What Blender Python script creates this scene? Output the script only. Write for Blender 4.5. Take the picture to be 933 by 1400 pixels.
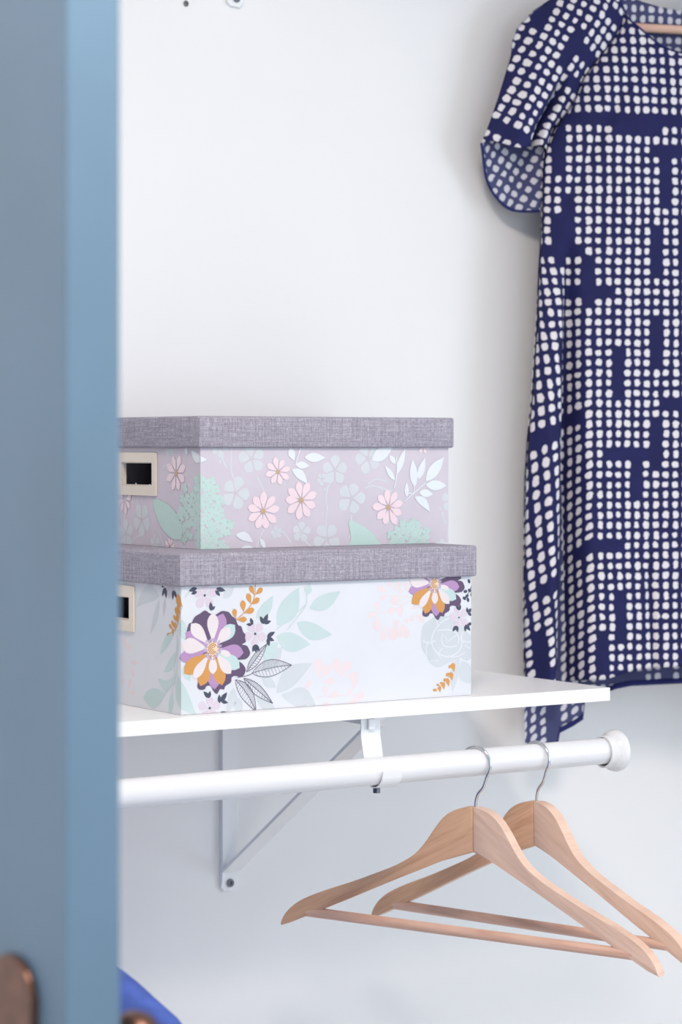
import bpy, bmesh, math, random
from math import sin, cos, tan, atan, atan2, pi, radians, hypot, sqrt, exp
from mathutils import Vector, Matrix
from mathutils.geometry import tessellate_polygon
random.seed(7)
for o in list(bpy.data.objects):
    bpy.data.objects.remove(o)
SC = bpy.context.scene
COL = SC.collection

# ------------------------------------------------------------------ camera
YAW = radians(33.3)          # camera turned to the right of the closet's back wall normal
FPX, CX, HY, EYE = 3300.0, 466.5, 610.0, 1.38
cam = bpy.data.objects.new('camera', bpy.data.cameras.new('camera'))
COL.objects.link(cam)
cam.location = (0, 0, EYE)
cam.rotation_euler = (radians(90), 0, -YAW)
cd = cam.data
cd.sensor_fit = 'VERTICAL'
cd.sensor_height = 36.0
cd.sensor_width = 24.0
cd.lens = FPX / 1400 * 36.0
cd.shift_y = -(700 - HY) / 1400
cd.clip_start = 0.05
cd.dof.use_dof = True
cd.dof.focus_distance = 2.53
cd.dof.aperture_fstop = 5.6
SC.camera = cam

# ------------------------------------------------------------------ world, light, exposure
w = bpy.data.worlds.new('World')
SC.world = w
w.use_nodes = True
wb = w.node_tree.nodes['Background']
wb.inputs[0].default_value = (0.80, 0.90, 1.0, 1)
wb.inputs[1].default_value = 0.3
vs = SC.view_settings
vs.view_transform = 'Standard'
vs.look = 'None'
vs.gamma = 1.0
vs.use_curve_mapping = False
vs.exposure = 0.0


def area(name, loc, aim, sx, sy, watt, col):
    l = bpy.data.lights.new(name, 'AREA')
    l.shape = 'RECTANGLE'
    l.size, l.size_y, l.energy, l.color = sx, sy, watt, col
    o = bpy.data.objects.new(name, l)
    COL.objects.link(o)
    o.location = loc
    o.rotation_euler = (Vector(aim) - Vector(loc)).to_track_quat('-Z', 'Y').to_euler()
    return o


# daylight fill from three unseen windows added to the right, rear and left walls
area('added_window_fill_right', (3.44, 0.0, 1.45), (0.0, 0.0, 1.45), 1.9, 1.5, 35, (0.72, 0.86, 1.0))
area('added_window_fill_rear', (-0.2, -2.44, 1.15), (-0.2, 0.0, 1.15), 2.2, 2.1, 28, (0.80, 0.90, 1.0))
area('added_window_fill_left', (-1.94, 0.0, 1.45), (0.0, 0.0, 1.45), 1.9, 1.5, 14, (0.92, 0.95, 1.0))
FILL_LAMP = (0.64, 0.90)
area('added_lamp_fill', FILL_LAMP + (2.43,), FILL_LAMP + (0.0,), 0.5, 0.5, 36, (1.0, 0.87, 0.75))  # main warm light, an unseen ceiling lamp added over the room


# ------------------------------------------------------------------ photo pixel -> point on a plane of the place
def ray(px, py):
    xc = (px - CX) / FPX
    return Vector((xc * cos(YAW) + sin(YAW), -xc * sin(YAW) + cos(YAW), -(py - HY) / FPX))


EYEP = Vector((0, 0, EYE))


def on_plane(px, py, p, n):
    d = ray(px, py)
    return EYEP + d * ((Vector(p) - EYEP).dot(n) / d.dot(n))


def onY(px, py, Y):
    return on_plane(px, py, (0, Y, 0), Vector((0, 1, 0)))


def onX(px, py, X):
    return on_plane(px, py, (X, 0, 0), Vector((1, 0, 0)))


# ------------------------------------------------------------------ materials
def lin(c):
    return tuple(((v / 255) / 12.92 if v / 255 <= 0.04045 else ((v / 255 + 0.055) / 1.055) ** 2.4) for v in c) + (1.0,)


class NT:
    def __init__(s, name, rough=0.5, spec=0.5, metal=0.0):
        s.m = bpy.data.materials.new(name)
        s.m.use_nodes = True
        s.t = s.m.node_tree
        s.b = s.t.nodes['Principled BSDF']
        s.b.inputs['Roughness'].default_value = rough
        s.b.inputs['Specular IOR Level'].default_value = spec
        s.b.inputs['Metallic'].default_value = metal

    def n(s, kind, **kw):
        x = s.t.nodes.new(kind)
        for k, v in kw.items():
            setattr(x, k, v)
        return x

    def l(s, a, b):
        s.t.links.new(a, b)

    def val(s, sock, v):
        if isinstance(v, (int, float, tuple)):
            sock.default_value = v
        else:
            s.l(v, sock)

    def math(s, op, a, b=0.0, c=None):
        x = s.n('ShaderNodeMath', operation=op)
        s.val(x.inputs[0], a)
        s.val(x.inputs[1], b)
        if c is not None:
            s.val(x.inputs[2], c)
        return x.outputs[0]

    def coord(s, kind='Object', scale=(1, 1, 1), rot=(0, 0, 0)):
        tc = s.n('ShaderNodeTexCoord')
        mp = s.n('ShaderNodeMapping')
        mp.inputs['Scale'].default_value = scale
        mp.inputs['Rotation'].default_value = rot
        s.l(tc.outputs[kind], mp.inputs['Vector'])
        return mp.outputs[0]

    def noise(s, vec, scale=5, detail=3, rough=0.5):
        x = s.n('ShaderNodeTexNoise')
        x.inputs['Scale'].default_value = scale
        x.inputs['Detail'].default_value = detail
        x.inputs['Roughness'].default_value = rough
        s.l(vec, x.inputs['Vector'])
        return x.outputs['Fac']

    def mix(s, fac, a, b):
        x = s.n('ShaderNodeMix', data_type='RGBA')
        s.val(x.inputs[0], fac)
        s.val(x.inputs[6], a)
        s.val(x.inputs[7], b)
        return x.outputs[2]

    def ramp(s, fac, stops):
        x = s.n('ShaderNodeValToRGB')
        e = x.color_ramp.elements
        while len(e) > 1:
            e.remove(e[-1])
        e[0].position, e[0].color = stops[0]
        for p, c in stops[1:]:
            q = e.new(p)
            q.color = c
        s.l(fac, x.inputs[0])
        return x.outputs[0]

    def bump(s, h, strength=0.2, dist=0.001):
        x = s.n('ShaderNodeBump')
        x.inputs['Strength'].default_value = strength
        x.inputs['Distance'].default_value = dist
        s.l(h, x.inputs['Height'])
        s.l(x.outputs[0], s.b.inputs['Normal'])

    def base(s, v):
        s.val(s.b.inputs['Base Color'], v)


def paint(name, c, rough=0.5, vary=0.03, scale=6, bump=0.03, bscale=350, spec=0.4):
    """painted / printed surface: slightly uneven colour, fine relief"""
    k = NT(name, rough, spec)
    v = k.coord()
    c1 = tuple(min(255, x * (1 + vary)) for x in c)
    c2 = tuple(x * (1 - vary) for x in c)
    k.base(k.ramp(k.noise(v, scale), [(0.35, lin(c2)), (0.65, lin(c1))]))
    if bump:
        k.bump(k.noise(v, bscale, 2), bump, 0.0006)
    return k.m


def metal(name, c, rough=0.25, vary=0.06):
    k = NT(name, rough, 0.5, 1.0)
    v = k.coord()
    k.base(k.ramp(k.noise(v, 60), [(0.3, lin(tuple(x * (1 - vary) for x in c))), (0.7, lin(c))]))
    return k.m


def wood(name, c1, c2):
    k = NT(name, 0.42, 0.4)
    v = k.coord('UV', (9, 160, 1))
    n1 = k.noise(v, 1.3, 5, 0.6)
    v2 = k.coord('UV', (30, 420, 1))
    n2 = k.noise(v2, 1.0, 2)
    f = k.math('ADD', k.math('MULTIPLY', n1, 0.75), k.math('MULTIPLY', n2, 0.25))
    k.base(k.ramp(f, [(0.34, lin(c2)), (0.52, lin(c1)), (0.72, lin(tuple(min(255, x * 1.05) for x in c1)))]))
    k.bump(n2, 0.06, 0.0004)
    return k.m


def linen(name):
    """woven grey linen: light and dark yarns crossing, slubs"""
    k = NT(name, 0.9, 0.15)
    va = k.coord('UV', (190, 1500, 1))
    vb = k.coord('UV', (1500, 190, 1))
    vc = k.coord('UV', (26, 620, 1))
    vd = k.coord('UV', (620, 26, 1))
    a, b = k.noise(va, 1, 3, 0.6), k.noise(vb, 1, 3, 0.6)
    c, d = k.noise(vc, 1, 2), k.noise(vd, 1, 2)
    f = k.math('ADD', k.math('ADD', a, b), k.math('MULTIPLY', k.math('ADD', c, d), 0.6))
    f = k.math('DIVIDE', f, 3.2)
    k.base(k.ramp(f, [(0.38, lin((118, 113, 128))), (0.46, lin((150, 145, 159))), (0.54, lin((172, 168, 182))),
                      (0.63, lin((205, 202, 214)))]))
    k.bump(f, 0.7, 0.0015)
    return k.m


def dotted(name, navy, dot, fade=0.0):
    """navy cloth printed with rows of hand-cut white dots; short runs of dots are left out"""
    k = NT(name, 0.75, 0.2)
    tc = k.n('ShaderNodeTexCoord')
    sp = k.n('ShaderNodeSeparateXYZ')
    k.l(tc.outputs['UV'], sp.inputs[0])
    wob = k.n('ShaderNodeTexNoise')
    wob.inputs['Scale'].default_value = 2.6
    wob.inputs['Detail'].default_value = 1.5
    k.l(tc.outputs['UV'], wob.inputs['Vector'])
    ws = k.n('ShaderNodeSeparateColor')
    k.l(wob.outputs['Color'], ws.inputs[0])
    U, V = sp.outputs[0], sp.outputs[1]
    iu, iv = k.math('FLOOR', U), k.math('FLOOR', V)

    def wn(x, y, z):
        c = k.n('ShaderNodeCombineXYZ')
        k.val(c.inputs[0], x)
        k.val(c.inputs[1], y)
        k.val(c.inputs[2], z)
        q = k.n('ShaderNodeTexWhiteNoise', noise_dimensions='3D')
        k.l(c.outputs[0], q.inputs['Vector'])
        s2 = k.n('ShaderNodeSeparateColor')
        k.l(q.outputs['Color'], s2.inputs[0])
        return q.outputs['Value'], s2.outputs[0], s2.outputs[1], s2.outputs[2]
    r0, ra, rb, rc = wn(iu, iv, 0.0)
    du = k.math('SUBTRACT', k.math('FRACT', U), k.math('MULTIPLY_ADD', ra, 0.10, 0.45))
    dv = k.math('SUBTRACT', k.math('FRACT', V), k.math('MULTIPLY_ADD', rb, 0.10, 0.45))
    du = k.math('ADD', du, k.math('MULTIPLY_ADD', ws.outputs[0], 0.26, -0.13))
    dv = k.math('ADD', dv, k.math('MULTIPLY_ADD', ws.outputs[1], 0.26, -0.13))
    hx = k.math('MULTIPLY_ADD', rc, 0.09, 0.245)
    hy = k.math('MULTIPLY_ADD', r0, 0.10, 0.285)
    ex = k.math('POWER', k.math('DIVIDE', k.math('ABSOLUTE', du), hx), 2.6)
    ey = k.math('POWER', k.math('DIVIDE', k.math('ABSOLUTE', dv), hy), 2.6)
    d = k.math('ADD', ex, ey)
    inside = k.n('ShaderNodeMapRange')
    inside.inputs['From Min'].default_value = 1.35
    inside.inputs['From Max'].default_value = 0.75
    k.l(d, inside.inputs['Value'])
    run_h = wn(k.math('FLOOR', k.math('MULTIPLY_ADD', iv, 0.37, k.math('MULTIPLY', iu, 0.19))), iv, 3.0)[0]
    run_v = wn(iu, k.math('FLOOR', k.math('MULTIPLY_ADD', iu, 0.61, k.math('MULTIPLY', iv, 0.21))), 7.0)[0]
    keep = k.math('MULTIPLY', k.math('GREATER_THAN', run_h, 0.06), k.math('GREATER_THAN', run_v, 0.075))
    fac = k.math('MULTIPLY', inside.outputs[0], keep)
    nz = k.noise(tc.outputs['UV'], 0.35, 3)
    cloth = k.ramp(nz, [(0.3, lin(tuple(x * 0.9 for x in navy))), (0.7, lin(navy))])
    k.base(k.mix(fac, cloth, lin(dot)))
    k.bump(k.noise(tc.outputs['UV'], 28, 2), 0.12, 0.0004)
    return k.m


M = dict(
    wall=paint('wall_white_paint', (238, 238, 240), 0.75, 0.004, 3, 0.05, 260, 0.25),
    ceiling=paint('ceiling_white', (240, 240, 238), 0.9, 0.005, 3, 0.04, 120, 0.2),
    floor=None,
    trim=paint('trim_white_gloss', (240, 240, 240), 0.35, 0.005),
    shelf=paint('white_melamine', (243, 243, 245), 0.32, 0.006, 4, 0.02, 500),
    enamel=paint('white_enamel', (238, 240, 244), 0.3, 0.006, 8, 0.0),
    rod=paint('white_rod_coating', (230, 231, 236), 0.24, 0.006, 8, 0.0),
    door=paint('slate_blue_door_paint', (92, 118, 141), 0.42, 0.03, 5, 0.06, 180),
    bronze=metal('aged_bronze', (128, 96, 84), 0.38, 0.25),
    steel=metal('brushed_steel', (120, 124, 130), 0.35),
    chrome=metal('polished_chrome', (222, 225, 229), 0.14),
    nickel=paint('champagne_enamel', (226, 216, 204), 0.35, 0.01, 40, 0.0),
    wood=wood('maple_wood', (232, 200, 182), (222, 186, 166)),
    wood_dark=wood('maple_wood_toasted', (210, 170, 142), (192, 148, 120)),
    wood_rod=wood('beech_dowel', (220, 182, 164), (206, 162, 144)),
    linen=linen('grey_linen'),
    lilac_paper=paint('lilac_grey_paper', (206, 198, 210), 0.55, 0.012, 20, 0.02, 900),
    white_paper=paint('white_paper', (218, 221, 229), 0.5, 0.006, 20, 0.02, 900),
    card=paint('grey_cardboard', (120, 118, 122), 0.9, 0.03),
    blue_knit=paint('royal_blue_cloth', (74, 96, 172), 0.85, 0.10, 30, 0.25, 700, 0.2),
    plug=paint('grey_wall_plug', (110, 112, 116), 0.7, 0.05),
)
k = NT('pale_washed_floor', 0.4, 0.4)
v = k.coord('Object', (1.2, 14, 1))
k.base(k.ramp(k.noise(v, 3, 5), [(0.3, lin((214, 210, 204))), (0.7, lin((228, 225, 220)))]))
M['floor'] = k.m
M['dots'] = dotted('navy_dotted_cloth', (36, 38, 88), (226, 223, 229))
M['dots_inside'] = dotted('navy_dotted_cloth_wrong_side', (74, 77, 118), (204, 204, 214))
M['navy'] = paint('navy_hem', (38, 42, 98), 0.8, 0.06, 60, 0.15, 900, 0.2)


# ------------------------------------------------------------------ object helpers
def link(name, me, mat=None, parent=None, smooth=False):
    o = bpy.data.objects.new(name, me)
    COL.objects.link(o)
    if mat is not None:
        for m in (mat if isinstance(mat, (list, tuple)) else [mat]):
            me.materials.append(m)
    if smooth:
        for p in me.polygons:
            p.use_smooth = True
    if parent is not None:
        o.parent = parent
        o.matrix_parent_inverse = parent.matrix_world.inverted()
    return o


def mesh(name, V, F, mat=None, parent=None, smooth=False):
    me = bpy.data.meshes.new(name)
    me.from_pydata([tuple(p) for p in V], [], F)
    me.update()
    return link(name, me, mat, parent, smooth)


def bmobj(name, bm, mat=None, parent=None, smooth=False):
    me = bpy.data.meshes.new(name)
    bmesh.ops.recalc_face_normals(bm, faces=bm.faces)
    bm.to_mesh(me)
    bm.free()
    return link(name, me, mat, parent, smooth)


def tag(o, label, cat=None, group=None, kind=None):
    if label:
        o['label'] = label
    if cat:
        o['category'] = cat
    if group:
        o['group'] = group
    if kind:
        o['kind'] = kind
    return o


def empty(name, loc, rot=(0, 0, 0)):
    o = bpy.data.objects.new(name, None)
    COL.objects.link(o)
    o.location = loc
    o.rotation_euler = rot
    o.empty_display_size = 0.05
    bpy.context.view_layer.update()
    return o


def add_box(bm, lo, hi, bev=0.0, seg=2):
    r = bmesh.ops.create_cube(bm, size=1.0)
    vs_ = r['verts']
    for v_ in vs_:
        v_.co = Vector([lo[i] + (v_.co[i] + 0.5) * (hi[i] - lo[i]) for i in range(3)])
    if bev:
        es = {e for v_ in vs_ for e in v_.link_edges}
        bmesh.ops.bevel(bm, geom=list(es), offset=bev, segments=seg, affect='EDGES', profile=0.5)


def box(name, lo, hi, mat, parent=None, bev=0.0, seg=2):
    bm = bmesh.new()
    add_box(bm, lo, hi, bev, seg)
    return bmobj(name, bm, mat, parent)


def boxes(name, lst, mat, parent=None, bev=0.0):
    bm = bmesh.new()
    for lo, hi in lst:
        add_box(bm, lo, hi, bev)
    return bmobj(name, bm, mat, parent)


def tube_bm(bm, pts, r, n=12, cap=True, up=Vector((0, 0, 1))):
    pts = [Vector(p) for p in pts]
    rings = []
    prev = None
    for i, p in enumerate(pts):
        t = (pts[min(i + 1, len(pts) - 1)] - pts[max(i - 1, 0)]).normalized()
        if prev is None:
            a = t.cross(up)
            if a.length < 1e-3:
                a = t.cross(Vector((1, 0, 0)))
        else:
            a = prev - t * prev.dot(t)
        a.normalize()
        prev = a
        b = t.cross(a)
        rr = r[i] if isinstance(r, (list, tuple)) else r
        rings.append([bm.verts.new(p + (a * cos(2 * pi * j / n) + b * sin(2 * pi * j / n)) * rr) for j in range(n)])
    for i in range(len(rings) - 1):
        for j in range(n):
            bm.faces.new((rings[i][j], rings[i][(j + 1) % n], rings[i + 1][(j + 1) % n], rings[i + 1][j]))
    if cap:
        bm.faces.new(rings[0][::-1])
        bm.faces.new(rings[-1])


def tube(name, pts, r, mat, parent=None, n=12):
    bm = bmesh.new()
    tube_bm(bm, pts, r, n)
    o = bmobj(name, bm, mat, parent, True)
    sharp_caps(o)
    return o


def sharp_caps(o, ang=50):
    me = o.data
    me.set_sharp_from_angle(angle=radians(ang))


def lathe(name, prof, origin, axis, mat, parent=None, n=40, close=False):
    """prof: list of (along, radius)"""
    ax = Vector(axis).normalized()
    a = ax.cross(Vector((0, 0, 1)))
    if a.length < 1e-3:
        a = Vector((1, 0, 0))
    a.normalize()
    b = ax.cross(a)
    V, F = [], []
    for s_, r_ in prof:
        for j in range(n):
            q = 2 * pi * j / n
            V.append(Vector(origin) + ax * s_ + (a * cos(q) + b * sin(q)) * max(r_, 1e-5))
    m_ = len(prof)
    for i in range(m_ - 1 if not close else m_):
        for j in range(n):
            i2 = (i + 1) % m_
            F.append((i * n + j, i * n + (j + 1) % n, i2 * n + (j + 1) % n, i2 * n + j))
    bm = bmesh.new()
    me = bpy.data.meshes.new(name)
    me.from_pydata([tuple(p) for p in V], [], F)
    bm.from_mesh(me)
    bpy.data.meshes.remove(me)
    o = bmobj(name, bm, mat, parent, True)
    sharp_caps(o, 40)
    return o


def extrude_profile(bm, pts, frame, half, bev=0.0, seg=2):
    """closed 2D outline (s, z) swept along a normal: frame(s, n, z) -> point"""
    n = len(pts)
    A = [bm.verts.new(frame(s_, -half, z_)) for s_, z_ in pts]
    B = [bm.verts.new(frame(s_, half, z_)) for s_, z_ in pts]
    f1 = bm.faces.new(A)
    f2 = bm.faces.new(B[::-1])
    for i in range(n):
        bm.faces.new((A[i], B[i], B[(i + 1) % n], A[(i + 1) % n]))
    if bev:
        es = list(f1.edges) + list(f2.edges)
        bmesh.ops.bevel(bm, geom=es, offset=bev, segments=seg, affect='EDGES', profile=0.5)


def catmull(pts, n=6, closed=False):
    P = [Vector(p) for p in pts]
    out = []
    m_ = len(P)
    rng = range(m_) if closed else range(m_ - 1)
    for i in rng:
        g = (lambda q: P[q % m_]) if closed else (lambda q: P[max(0, min(m_ - 1, q))])
        p0, p1, p2, p3 = g(i - 1), g(i), g(i + 1), g(i + 2)
        for j in range(n):
            t = j / n
            out.append(0.5 * ((2 * p1) + (p2 - p0) * t + (2 * p0 - 5 * p1 + 4 * p2 - p3) * t * t
                              + (3 * p1 - p0 - 3 * p2 + p3) * t ** 3))
    if not closed:
        out.append(P[-1])
    return out


def interp(tab, x):
    if x <= tab[0][0]:
        return tab[0][1]
    for (x0, y0), (x1, y1) in zip(tab, tab[1:]):
        if x <= x1:
            return y0 + (y1 - y0) * (x - x0) / (x1 - x0)
    return tab[-1][1]


def sstep(a, b, x):
    t = max(0.0, min(1.0, (x - a) / (b - a)))
    return t * t * (3 - 2 * t)


# ------------------------------------------------------------------ the setting
YW = 2.391           # closet back wall
CEIL = 2.5
XL, XR = 0.80, 2.78  # closet side walls
YF0, YF1 = 1.80, 1.90  # closet front wall
RXL, RXR, RYB = -1.9, 3.4, -2.4
tag(box('floor', (RXL - .1, RYB - .1, -0.1), (RXR + .1, YW + .1, 0), M['floor']), 'pale washed wooden floor of the room and closet', kind='structure')
tag(box('ceiling', (RXL - .1, RYB - .1, CEIL), (RXR + .1, YW + .1, CEIL + .1), M['ceiling']), 'plain white ceiling above the room', kind='structure')
tag(box('wall_back', (XL - .1, YW, 0), (XR + .1, YW + .1, CEIL), M['wall']), 'white painted back wall of the closet', kind='structure')
tag(box('wall_closet_left', (XL - .1, YF1, 0), (XL, YW, CEIL), M['wall']), 'white left side wall of the closet', kind='structure')
tag(box('wall_closet_right', (XR, YF1, 0), (XR + .1, YW, CEIL), M['wall']), 'white right side wall of the closet', kind='structure')
OX0, OX1, OZ = 0.645, 2.70, 2.30
tag(boxes('wall_front', [((RXL, YF0, 0), (OX0, YF1, CEIL)), ((OX1, YF0, 0), (RXR, YF1, CEIL)), ((OX0, YF0, OZ), (OX1, YF1, CEIL))], M['wall']),
    'white wall around the closet opening', kind='structure')


def wall_with_added_window(name, axis, at, thick, a0, a1, w0, w1, z0, z1, label):  # room wall with an opening for an added, unseen window
    def B(p, q, r, s):
        return ((at, p, r), (at + thick, q, s)) if axis == 'x' else ((p, at, r), (q, at + thick, s))
    tag(boxes(name, [B(a0, w0, 0, CEIL), B(w1, a1, 0, CEIL), B(w0, w1, 0, z0), B(w0, w1, z1, CEIL)], M['wall']), label, kind='structure')


wall_with_added_window('wall_right', 'x', RXR, .1, RYB, YF1, -0.95, 0.95, 0.7, 2.2, 'white right wall of the room with an added window')
wall_with_added_window('wall_left', 'x', RXL - .1, .1, RYB, YF1, -0.95, 0.95, 0.7, 2.2, 'white left wall of the room with an added window')
wall_with_added_window('wall_rear', 'y', RYB - .1, .1, RXL, RXR, -1.3, 0.9, 0.1, 2.25, 'white wall behind the photographer with an added glazed opening')


def window(name, axis, at, a0, a1, z0, z1, label):  # frame of an added window, out of view, around its fill light
    t = .05
    bars = [(a0, a0 + .05, z0, z1), (a1 - .05, a1, z0, z1), (a0 + .05, a1 - .05, z0, z0 + .05), (a0 + .05, a1 - .05, z1 - .05, z1),
            ((a0 + a1) / 2 - .02, (a0 + a1) / 2 + .02, z0 + .05, z1 - .05)]
    o = boxes(name, [(((at, p, r), (at + t, q, s)) if axis == 'x' else ((p, at, r), (q, at + t, s))) for p, q, r, s in bars], M['trim'])
    tag(o, label, kind='structure')


window('added_window_1', 'x', 3.45, -0.95, 0.95, 0.7, 2.2, 'white framed window added to the right wall for fill light')
window('added_window_3', 'x', -2.0, -0.95, 0.95, 0.7, 2.2, 'white framed window added to the left wall to light the door')
window('added_window_2', 'y', -2.5, -1.3, 0.9, 0.1, 2.25, 'white framed glazed door added behind the photographer for fill light')
tag(box('baseboard_back', (XL, YW - .014, 0), (XR, YW, .10), M['trim'], bev=.003), 'white baseboard along the closet back wall', kind='structure')
tag(boxes('trim_1', [((OX0 - .07, YF0 - .016, 0), (OX0 - .002, YF0, OZ + .07)), ((OX1 + .002, YF0 - .016, 0), (OX1 + .07, YF0, OZ + .07)),
                     ((OX0 - .002, YF0 - .016, OZ + .002), (OX1 + .002, YF0, OZ + .07))], M['trim'], bev=.003),
    'white casing around the closet opening', kind='structure')

# ------------------------------------------------------------------ the blue door in the foreground
DX0, DX1, DY0, DY1 = 0.6585, 0.6955, 1.3027, 1.795
DZ0, DZ1 = 0.012, 2.28
d_ = empty('door_1', ((DX0 + DX1) / 2, DY1, 0))
tag(d_, 'slate blue closet door standing open beside the shelf', kind='structure')
box('door_stile', (DX0, DY0, DZ0), (DX1, DY0 + .11, DZ1), M['door'], d_, .0025)
box('door_stile', (DX0, DY1 - .11, DZ0), (DX1, DY1, DZ1), M['door'], d_, .0025)
for z0, z1 in ((DZ0, .26), (1.02, 1.14), (DZ1 - .12, DZ1)):
    box('door_rail', (DX0 + .0005, DY0 + .11, z0), (DX1 - .0005, DY1 - .11, z1), M['door'], d_, .002)
for z0, z1 in ((.26, 1.02), (1.14, DZ1 - .12)):
    box('door_panel', (DX0 + .011, DY0 + .11, z0), (DX1 - .011, DY1 - .11, z1), M['door'], d_)
for s_, x in ((-1, DX0), (1, DX1)):
    # tall rounded escutcheon plate, knob below it
    ys, zt = DY0 + .068, (1.063 if s_ < 0 else 1.02)
    pr = []
    hw, zb = .031, .885
    for q in range(0, 13):
        a_ = pi * q / 12
        pr.append((hw * cos(a_), zt - hw * .75 + hw * .75 * sin(a_)))
    for q in range(0, 13):
        a_ = pi + pi * q / 12
        pr.append((hw * cos(a_), zb + hw * .75 + hw * .75 * sin(a_)))
    bm = bmesh.new()
    extrude_profile(bm, pr, lambda a_, n_, z_: Vector((x + s_ * .003 + n_, ys + a_, z_)), .003, .002)
    pl = bmobj('door_plate', bm, M['bronze'], d_)
    bpy.context.view_layer.update()
    kz, kr = (.985, 1.0) if s_ < 0 else (.993, .88)
    lathe('door_knob', [(a_ * (kr if s_ > 0 else 1), b_ * kr) for a_, b_ in ((0, .0), (0, .012), (.022, .0095), (.030, .014), (.036, .024), (.046, .0275), (.056, .024), (.062, .013), (.063, 0))],
          (x + s_ * .006, ys, kz), (s_, 0, 0), M['bronze'], pl, 28)
    lathe('keyhole_ring', [(0, .004), (0, .009), (.003, .008), (.003, .004)], (x + s_ * .006, ys, .925), (s_, 0, 0), M['steel'], pl, 20)

# ------------------------------------------------------------------ shelf, rod, brackets
YS = 2.071
SB, ST = 1.0980, 1.1126
SHX = 1.7175
tag(box('shelf_board', (XL + .001, YS, SB), (SHX, YW - .001, ST), M['shelf'], bev=.0006), 'white melamine closet shelf carrying the two patterned boxes', 'shelf')

YR, ZR, RR = 2.061, 1.0447, .0144
rod = empty('closet_rod', (1.0, YR, ZR))
tag(rod, 'round white closet rod under the shelf with a flared end cap', 'closet rod')
tube('rod', [(XL + .004, YR, ZR), (1.0, YR, ZR), (1.716, YR, ZR)], RR, M['rod'], rod, 40)
lathe('end_cap', [(1.698, .0158), (1.698, .0178), (1.706, .0182), (1.7085, .0198), (1.711, .0220), (1.7155, .0232), (1.7195, .0224), (1.722, .0192),
                  (1.7225, .0), (1.7165, .0), (1.7165, .0158)], (0, YR, ZR - .0008), (1, 0, 0), M['rod'], rod, 48, True)
lathe('wall_flange', [(XL + .001, .0), (XL + .001, .022), (XL + .006, .0214), (XL + .010, .0178), (XL + .018, .0175), (XL + .018, .0150)],
      (0, YR, ZR - .0005), (1, 0, 0), M['rod'], rod, 40)


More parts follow.
